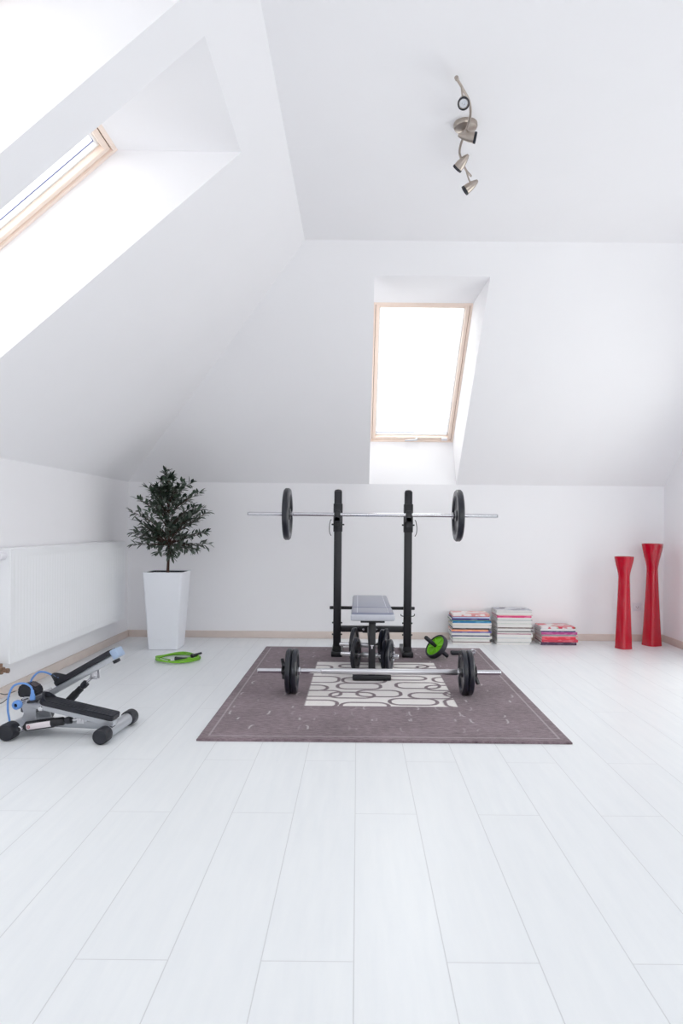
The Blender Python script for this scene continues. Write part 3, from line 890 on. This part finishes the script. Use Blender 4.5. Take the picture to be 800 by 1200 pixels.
# ------------------------------------------------------------------ magazines
ORD = ['topmost', 'second', 'third', 'fourth', 'fifth', 'sixth', 'seventh', 'eighth', 'ninth', 'tenth', 'eleventh', 'twelfth', 'thirteenth',
       'fourteenth', 'fifteenth', 'sixteenth', 'seventeenth', 'eighteenth', 'nineteenth']
def magazine(label, group, x0, y0, z, L, D, th, rot, front, cover, spine_front=True):
    """L along x, D along y; the front long side shows the spine when spine_front, else the page edges"""
    t = thing('magazine', label, 'magazine', (x0+L/2, y0+D/2, z), rot, group)
    c = .0012
    bm = new()
    s = -1 if spine_front else 1
    poly = [(s*D/2, 0), (-s*D/2, 0), (-s*D/2, c), (s*(D/2-c), c), (s*(D/2-c), th-c), (-s*D/2, th-c), (-s*D/2, th), (s*D/2, th)]
    prism(bm, poly, (-L/2, 0, 0), (0, 1, 0), (0, 0, 1), (1, 0, 0), L)
    obj('cover', bm, front if spine_front else cover, t)
    bm = new(); y1, y2 = sorted((s*(D/2-c), -s*(D/2-.002)))
    box(bm, -L/2+.002, L/2-.002, y1, y2, c, th-c); obj('pages', bm, M['paper'], t)
    return t

def stack(where, group, x0, x1, y0, specs, seed, top):
    rs = random.Random(seed)
    n = len(specs); z = 0.0
    tot = sum(s[2] for s in specs)
    zs = []
    for i in range(n-1, -1, -1):
        zs.append((i, z)); z += specs[i][2]
    for i, zz in zs:
        nm, c, th, sp = specs[i]
        L = (x1-x0)-rs.uniform(.004, .024); D = .222-rs.uniform(0, .012)
        word = '%s magazine' % nm
        place = 'topmost in' if i == 0 else ('lowest in' if i == n-1 else '%s from the top of' % ORD[i])
        magazine('%s, %s %s' % (word, place, where), group, x0+rs.uniform(0, .018), y0+rs.uniform(-.004, .004), zz, L, D, th*.985,
                 math.radians(rs.uniform(-1.0, 1.0)), top if i == 0 else colour(*c), top if i == 0 else colour(*c), sp)
W_ = (232, 230, 228)
L1 = [('white and rose', (232, 190, 188), .017, True), ('thin red', (186, 74, 84), .005, True), ('pale blue', (186, 196, 226), .012, True), ('purple', (70, 52, 124), .017, True),
      ('green', (92, 148, 112), .007, True), ('blue and teal', (36, 124, 176), .017, True), ('white', W_, .012, True), ('cream', (226, 218, 200), .007, True),
      ('pale grey', (206, 206, 214), .024, False), ('dark brown', (62, 52, 54), .012, True), ('orange', (240, 158, 120), .016, True), ('violet blue', (112, 104, 176), .012, True),
      ('pale green', (204, 220, 206), .020, False), ('navy', (58, 56, 104), .010, True), ('white', W_, .017, False), ('pale green', (176, 196, 182), .006, True),
      ('white', W_, .020, False), ('dark red', (96, 50, 54), .006, True), ('off white', (226, 222, 222), .018, False)]
L2 = [('grey', (150, 152, 160), .014, False), ('pale grey', (196, 196, 190), .026, False), ('pale rose', (226, 186, 180), .006, True), ('bright pink', (220, 62, 122), .017, True),
      ('white', W_, .018, False), ('grey edged', (186, 190, 192), .008, True), ('white', W_, .020, False), ('pale green', (200, 206, 200), .006, True), ('beige', (208, 200, 190), .030, False),
      ('brown', (112, 92, 92), .009, True), ('white', W_, .022, False), ('black', (46, 44, 52), .007, True), ('white', W_, .013, False), ('dark rose', (176, 120, 140), .007, True),
      ('white', W_, .024, False), ('pale grey', (204, 206, 210), .012, True), ('white', W_, .028, False), ('grey edged', (172, 176, 178), .006, True), ('off white', (226, 224, 222), .018, False)]
L3 = [('red and white', (214, 60, 84), .014, True), ('pale lilac', (196, 190, 206), .018, False), ('dark indigo', (70, 62, 112), .012, True), ('magenta', (184, 64, 136), .020, True),
      ('grey green', (140, 150, 148), .012, True), ('rose', (222, 150, 160), .007, True), ('red', (220, 50, 72), .024, True), ('crimson', (206, 60, 84), .020, True), ('dark purple', (72, 46, 74), .026, True)]
stack('the stack nearest the exercise wheel', 'magazines in the stack nearest the exercise wheel', .795, 1.130, 5.755, L1, 1, printed('cover_rose', (236, 230, 228), (222, 150, 150), (214, 188, 160), 9))
stack('the tallest stack', 'magazines in the tallest stack', 1.175, 1.482, 5.755, L2, 2, printed('cover_grey', (206, 206, 210), (170, 172, 184), (92, 84, 104), 8))
stack('the lowest stack by the vases', 'magazines in the lowest stack', 1.545, 1.855, 5.755, L3, 3, printed('cover_red', (226, 222, 222), (208, 52, 76), (112, 150, 84), 9))

# ------------------------------------------------------------------ stepper
def stepper():
    t = thing('mini_stepper', 'silver and black mini stepper with one pedal raised, on the floor by the radiator', 'stepper', (-1.59, 3.14, 0), math.radians(-5))
    P = lambda s, q, h: V((s, q, h))
    # floor tubes with rubber caps
    for s, nm, L0, L1, hr in ((0.0, 'rear_tube', -.01, .29, .040), (.445, 'front_tube', -.01, .285, .036)):
        bm = new(); rod(bm, P(s, L0+.02, hr), P(s, L1-.02, hr), hr-.007, 28, .002); tb = obj(nm, bm, M['silver'], t)
        for a, b in ((L0-.03, L0+.035), (L1-.035, L1+.03)):
            bm = new(); y0, y1 = (a, b)
            lathe(bm, [(0, 0), (hr*.86, 0), (hr*.97, .005), (hr, .012), (hr, b-a-.006), (hr*.93, b-a), (0, b-a)], P(s, a, hr), (0, 1, 0), 28)
            obj('rubber_cap', bm, M['rubber'], tb)
    bm = new(); beam(bm, P(.0, .135, .045), P(.445, .135, .042), .05, .034, .005); obj('base_beam', bm, M['silver'], t)
    # rear column (profiled plates) and axle
    for q in (.075, .195):
        bm = new(); prism(bm, [(.004, .05), (.095, .045), (.078, .09), (.085, .15), (.06, .178), (.02, .176), (.004, .145), (.022, .10)], P(0, q-.004, 0), (1, 0, 0), (0, 0, 1), (0, 1, 0), .008, .002)
        obj('column_plate', bm, M['silver'], t)
    bm = new(); box(bm, .0, .08, .08, .19, .10, .165, .006); obj('column_block', bm, M['grey'], t)
    bm = new(); rod(bm, P(.043, -.004, .163), P(.043, .275, .163), .011, 20, .002); ax = obj('axle', bm, M['chrome'], t)
    bm = new(); lathe(bm, [(.008, 0), (.018, 0), (.021, .005), (.021, .022), (.017, .028), (.009, .028), (.009, .018), (0, .018)], P(.043, -.002, .163), (0, -1, 0), 24)
    part(obj('hub_cap', bm, M['blue'], ax), 'blue axle cap with dark centre')
    bm = new(); rod(bm, P(.043, -.021, .163), P(.043, -.0215, .163), .0085, 18); obj('hub_centre', bm, M['rubber'], ax)
    bm = new(); rod(bm, P(.125, .03, .135), P(.125, .20, .135), .012, 16, .002); obj('cross_pin', bm, M['chrome'], t)
    # pedals
    def pedal(name, a, b, q0, q1, tread0, tread1, cup):
        """a, b: ends of the arm centre line (s, h); tread between fractions along the arm"""
        A, B_ = V((a[0], 0, a[1])), V((b[0], 0, b[1])); d = (B_-A).normalized(); up = V((-d.z, 0, d.x)); L = (B_-A).length
        Mx = Matrix(((d.x, 0, up.x, A.x), (0, 1, 0, 0), (d.z, 0, up.z, A.z), (0, 0, 0, 1)))
        qm = (q0+q1)/2
        bm = new(); box(bm, 0, L, qm-.024, qm+.024, -.017, .012, .004, Mx); arm = obj('pedal_arm', bm, M['silver'], t)
        bm = new()
        # tread outline: rounded heel at the pivot, straight at the free end
        u0, u1 = tread0*L, tread1*L; hw = (q1-q0)/2; poly = []
        for k in range(9):
            an = PI/2+PI*k/8; poly.append((u0+.04+.04*math.cos(an), qm+hw*math.sin(an)))
        poly += [(u1-.008, q0), (u1, q0+.008), (u1, q1-.008), (u1-.008, q1)]
        W3 = lambda v: Mx @ v
        ex, ey, ez = d, V((0, 1, 0)), up
        o = A+up*.012
        prism(bm, poly, o, ex, ey, ez, .026, .004); tread = obj('tread', bm, M['rubber'], arm)
        bm = new()
        n = 14
        for k in range(n):
            uu = u0+.11+(u1-u0-.14)*k/(n-1)
            box(bm, uu-.003, uu+.003, q0+.012, q1-.012, .0355, .0385, .001, Mx)
        obj('grip_ribs', bm, M['rubber'], tread)
        # raised toe cup at the pivot end
        bm = new(); prof = []
        for k in range(21):
            an = PI*.5+PI*k/12
            prof.append((u0+.05+.046*math.cos(an), qm+hw*.96*math.sin(an)))
        inner = [(u0+.05+(x-u0-.05)*.78, qm+(y-qm)*.82) for x, y in prof]
        for i in range(12):
            pa, pb, ia, ib = prof[i], prof[i+1], inner[i], inner[i+1]
            h0 = cup*math.sin(PI*i/12)+.004; h1 = cup*math.sin(PI*(i+1)/12)+.004
            Q = lambda p, h: bm.verts.new(Mx @ V((p[0], p[1], .034+h)))
            vs = [Q(pa, -.003), Q(pb, -.003), Q(pb, h1), Q(pa, h0), Q(ia, -.003), Q(ib, -.003), Q(ib, h1), Q(ia, h0)]
            for f in ((0, 1, 2, 3), (5, 4, 7, 6), (3, 2, 6, 7), (0, 4, 5, 1), (0, 3, 7, 4), (1, 5, 6, 2)): bm.faces.new([vs[j] for j in f])
        bmesh.ops.remove_doubles(bm, verts=bm.verts, dist=1e-5)
        obj('toe_cup', bm, M['rubber'], tread, 60)
        return arm, Mx, L, qm
    low, MxN, LN, qN = pedal('low', (.045, .160), (.475, .078), .015, .105, .15, 1.0, .024)
    bm = new(); box(bm, LN-.02, LN-.004, qN-.02, qN+.02, -.030, -.016, .004, MxN); obj('stop_pad', bm, M['rubber'], low)
    high, MxF, LF, qF = pedal('high', (.052, .150), (.426, .366), .165, .255, .17, .95, .040)
    bm = new(); box(bm, LF*.94, LF+.006, qF-.040, qF+.040, -.014, .032, .005, MxF); part(obj('arm_end_cap', bm, M['paleblue'], high), 'pale blue grey end cap')
    bm = new(); box(bm, LF*.90, LF*.95, qF-.022, qF+.022, -.032, -.010, .004, MxF); obj('stop_pad', bm, M['rubber'], high)
    # hydraulic cylinders
    def shock(a, m, b, r, arm, label=False):
        a, m, b = V(a), V(m), V(b); d = (m-a).normalized(); L = (m-a).length
        bm = new(); lathe(bm, [(0, 0), (r*.7, 0), (r, .008), (r, L*.72), (r*.86, L*.76), (r*.86, L*.96), (r*.6, L), (0, L)], a, d, 22); body = obj('cylinder', bm, M['black'], t)
        bm = new(); rod(bm, m-d*.005, b, .007, 14); obj('piston_rod', bm, M['chrome'], body)
        bm = new(); lathe(bm, [(0, -.016), (.014, -.016), (.017, -.006), (.017, .012), (.010, .018), (0, .018)], m+d*.02, d, 20); obj('adjuster_knob', bm, M['rubber'], body)
        bm = new(); box(bm, b.x-.018, b.x+.018, b.y-.017, b.y-.011, b.z-.018, b.z+.022, .003); box(bm, b.x-.018, b.x+.018, b.y+.011, b.y+.017, b.z-.018, b.z+.022, .003)
        rod(bm, (b.x, b.y-.021, b.z), (b.x, b.y+.021, b.z), .009, 14, .002)
        obj('clevis', bm, M['brushed'], body)
        if label:
            z = V((0, 0, 1)); side = V((0, -1, 0))
            upv = d.cross(side).normalized()
            if upv.z < 0: upv = -upv
            bm = new(); n = 8
            rows = []
            for f in (.10, .70):
                row = []
                for k in range(n+1):
                    an = -.62+1.24*k/n
                    nv = (side*math.cos(an)+upv*math.sin(an))
                    row.append(bm.verts.new(a+d*L*f+nv*(r+.0012)))
                rows.append(row)
            for k in range(n): bm.faces.new((rows[0][k], rows[0][k+1], rows[1][k+1], rows[1][k]))
            part(obj('sticker', bm, M['labelw'], body), 'white sticker with red print')
            bm = new()
            lathe(bm, [(.004, 0), (.0075, 0), (.0075, .0008), (.004, .0008), (.004, 0)], a+d*L*.16+side*(r+.0011), side, 20)
            lathe(bm, [(0, 0), (.002, 0), (.002, .0008), (0, .0008)], a+d*L*.16+side*(r+.0011), side, 12)
            obj('printed_mark', bm, M['labelr'], body)
    shock((.045, .045, .046), (.235, .05, .078), (.315, .055, .088), .0225, low, True)
    shock((.13, .205, .085), (.235, .21, .195), (.300, .212, .258), .019, high)
    bm = new(); rod(bm, P(.042, -.002, .046), P(.042, .09, .046), .014, 18, .003); part(obj('pivot_bolt', bm, M['chrome'], t), 'bright pivot bolt')
    # monitor box with its thin lead
    bm = new(); prism(bm, [(-.024, .166), (.052, .166), (.064, .184), (.055, .212), (.020, .230), (-.018, .224), (-.030, .196)], P(0, .10, 0), (1, 0, 0), (0, 0, 1), (0, 1, 0), .075, .006)
    mon = obj('monitor', bm, M['rubber'], t)
    bm = new(); prism(bm, [(.024, .2292), (.052, .2142), (.0528, .2156), (.0248, .2306)], P(0, .112, 0), (1, 0, 0), (0, 0, 1), (0, 1, 0), .05); obj('display', bm, M['screen'], mon)
    bm = new(); tube(bm, smooth_path([(-.05, .12, .19), (-.085, .10, .178), (-.105, .08, .185), (-.105, .06, .158), (-.075, .05, .15), (-.045, .07, .178)], 6), .0018, 6); obj('lead', bm, M['rubber'], mon)
    # blue pull cords
    bm = new(); lathe(bm, [(0, 0), (.026, 0), (.024, .007), (.015, .010), (0, .010)], P(.092, .028, .166), (-.1, 0, 1), 24); obj('grommet', bm, M['rubber'], t)
    bm = new(); lathe(bm, [(0, 0), (.011, 0), (.012, .02), (.010, .03), (.0075, .036), (.0075, .05), (0, .05)], P(.092, .028, .170), (-.05, 0, 1), 20); obj('cord_plug', bm, M['blue'], t)
    c1 = [(.090, .028, .215), (.080, .028, .238), (.045, .026, .252), (.0, .024, .238), (-.022, .022, .19), (-.024, .02, .13), (-.012, .015, .075), (-.014, .0, .06), (-.055, -.02, .045), (-.12, -.02, .02), (-.20, .0, .007), (-.30, .02, .007)]
    bm = new(); tube(bm, smooth_path(c1, 8), .0047, 10); part(obj('pull_cord', bm, M['blue'], t), 'blue pull cord trailing to the floor')
    c2 = [(.008, .15, .225), (.020, .15, .25), (.045, .16, .275), (.075, .18, .268), (.100, .21, .240), (.108, .21, .222)]
    bm = new(); tube(bm, smooth_path(c2, 8), .0047, 10); part(obj('pull_cord', bm, M['blue'], t), 'blue pull cord arching behind the monitor')
    bm = new(); lathe(bm, [(0, 0), (.012, 0), (.012, .022), (.0075, .03), (.0075, .045), (0, .045)], P(.118, .21, .196), (-.25, 0, 1), 20); obj('cord_plug', bm, M['blue'], t)
stepper()

# ------------------------------------------------------------------ ceiling spot light
def ceiling_light():
    t = thing('ceiling_spotlight', 'nickel spotlight bar with curved rail and four small heads on the ceiling', 'ceiling light', (.468, 3.07, ZC))
    o = V((.468, 3.07, ZC)); L = lambda x, y, z: V((x, y, z))-o
    bm = new(); lathe(bm, [(0, 0), (.053, 0), (.054, .012), (.050, .020), (.036, .027), (.012, .030), (.010, .045), (0, .045)], (0, 0, 0), (0, 0, -1), 40); obj('ceiling_rose', bm, M['nickel'], t)
    zb = 2.742
    bar = [(.372, 2.664), (.402, 2.72), (.442, 2.803), (.460, 2.88), (.464, 2.95), (.460, 3.04), (.455, 3.12), (.460, 3.19), (.482, 3.262), (.515, 3.345), (.548, 3.40)]
    bm = new(); tube(bm, smooth_path([L(x, y, zb) for x, y in bar], 5), .0055, 12); obj('rail', bm, M['nickel'], t)
    bm = new(); lathe(bm, [(0, 0), (.008, 0), (.008, .012), (0, .012)], L(.372, 2.664, zb), (-.4, -.9, 0), 16); obj('rail_end', bm, M['nickel'], t)
    def head(c, d, at):
        c, d = V(c)-o, V(d).normalized(); l = .085
        h = bpy.data.objects.new
        bm = new(); lathe(bm, [(0, -.052), (.006, -.050), (.0115, -.040), (.0175, -.022), (.0215, .0), (.0228, .020), (.0228, .025), (.0208, .025), (.018, .010), (.0, .006)], c, d, 28)
        sh = obj('lamp_head', bm, M['nickel'], t)
        bm = new(); lathe(bm, [(.0226, .018), (.0238, .020), (.0238, .029), (.0195, .030), (.0195, .024)], c, d, 28); obj('rim_ring', bm, M['rubber'], sh)
        bm = new(); lathe(bm, [(.0195, .020), (.016, .023), (.006, .0235), (.005, .018), (0, .018)], c, d, 24); obj('bulb', bm, M['chrome'], sh)
        a = V(at)-o
        top = c-d*.015
        bm = new(); tube(bm, smooth_path([a, a.lerp(top, .5)+V((0, 0, -.008)), top], 5), .0042, 10); obj('stem', bm, M['nickel'], sh)
    head((.405, 2.712, 2.684), (-.10, -.70, -.70), (.394, 2.700, zb))
    head((.472, 2.975, 2.695), (1, -.05, -.18), (.462, 3.00, zb))
    head((.468, 3.200, 2.695), (-.55, .50, -.55), (.462, 3.195, zb))
    head((.535, 3.372, 2.672), (-.72, .22, -.50), (.515, 3.345, zb))
ceiling_light()

# ------------------------------------------------------------------ daylight
w = bpy.data.worlds.new('sky'); SC.world = w; w.use_nodes = True
nt = w.node_tree; nt.nodes.clear()
wo = nt.nodes.new('ShaderNodeOutputWorld'); bg = nt.nodes.new('ShaderNodeBackground')
bg.inputs[0].default_value = (1.0, .995, .985, 1); bg.inputs[1].default_value = 4.0
nt.links.new(bg.outputs[0], wo.inputs[0])

def portal(name, centre, u, v, W, H, inward):
    """sampling portal for the sky in a window opening"""
    l = bpy.data.lights.new(name, 'AREA'); l.shape = 'RECTANGLE'; l.size = W; l.size_y = H
    l.cycles.is_portal = True
    o = bpy.data.objects.new(name, l); COL.objects.link(o)
    z = -V(inward).normalized(); x = V(u).normalized(); y = z.cross(x)
    Mx = Matrix((x, y, z)).transposed().to_4x4(); Mx.translation = centre
    o.matrix_world = Mx
nB = uB.cross(vB).normalized(); nB = nB if nB.z > 0 else -nB
portal('sky_portal_back', (win_back(WB[0], WZ0)+win_back(WB[1], WZ1))/2+nB*.16, uB, vB, WB[1]-WB[0]+.05, vB.length+.05, -nB)
nL = V((0, 1, 0)).cross(vL).normalized(); nL = nL if nL.z > 0 else -nL
for i, (a, b) in enumerate(WL):
    portal('sky_portal_slope', (win_left(a, WZ0)+win_left(b, WZ1))/2+nL*.16, (0, 1, 0), vL, b-a+.05, vL.length+.05, -nL)
portal('sky_portal_gable', V((XR+.24, (GY0+GY1)/2, (GZ0+GZ1)/2)), (0, 1, 0), (0, 0, 1), GY1-GY0, GZ1-GZ0, (-1, 0, 0))
portal('sky_portal_rear', V(((DX0+DX1)/2, YF-.24, (DZ0+DZ1)/2)), (1, 0, 0), (0, 0, 1), DX1-DX0, DZ1-DZ0, (0, 1, 0))

# ------------------------------------------------------------------ camera and view
cam = bpy.data.cameras.new('camera'); co = bpy.data.objects.new('camera', cam); COL.objects.link(co)
cam.sensor_fit = 'VERTICAL'; cam.sensor_height = 36; cam.sensor_width = 24; cam.lens = 24
cam.shift_x = -19/1200; cam.shift_y = 15/1200; cam.clip_start = .05
ROLL = .009
right = V((math.cos(ROLL), 0, math.sin(ROLL))); up = V((-math.sin(ROLL), 0, math.cos(ROLL))); back = V((0, -1, 0))
Mx = Matrix((right, up, back)).transposed().to_4x4(); Mx.translation = (0, 0, 1)
co.matrix_world = Mx
SC.camera = co
vs = SC.view_settings
vs.view_transform = 'Standard'; vs.look = 'None'; vs.gamma = 1.0; vs.use_curve_mapping = False
vs.exposure = -0.22
SC.cycles.use_denoising = True
SC.cycles.max_bounces = 14; SC.cycles.diffuse_bounces = 10
SC.cycles.sample_clamp_indirect = 10
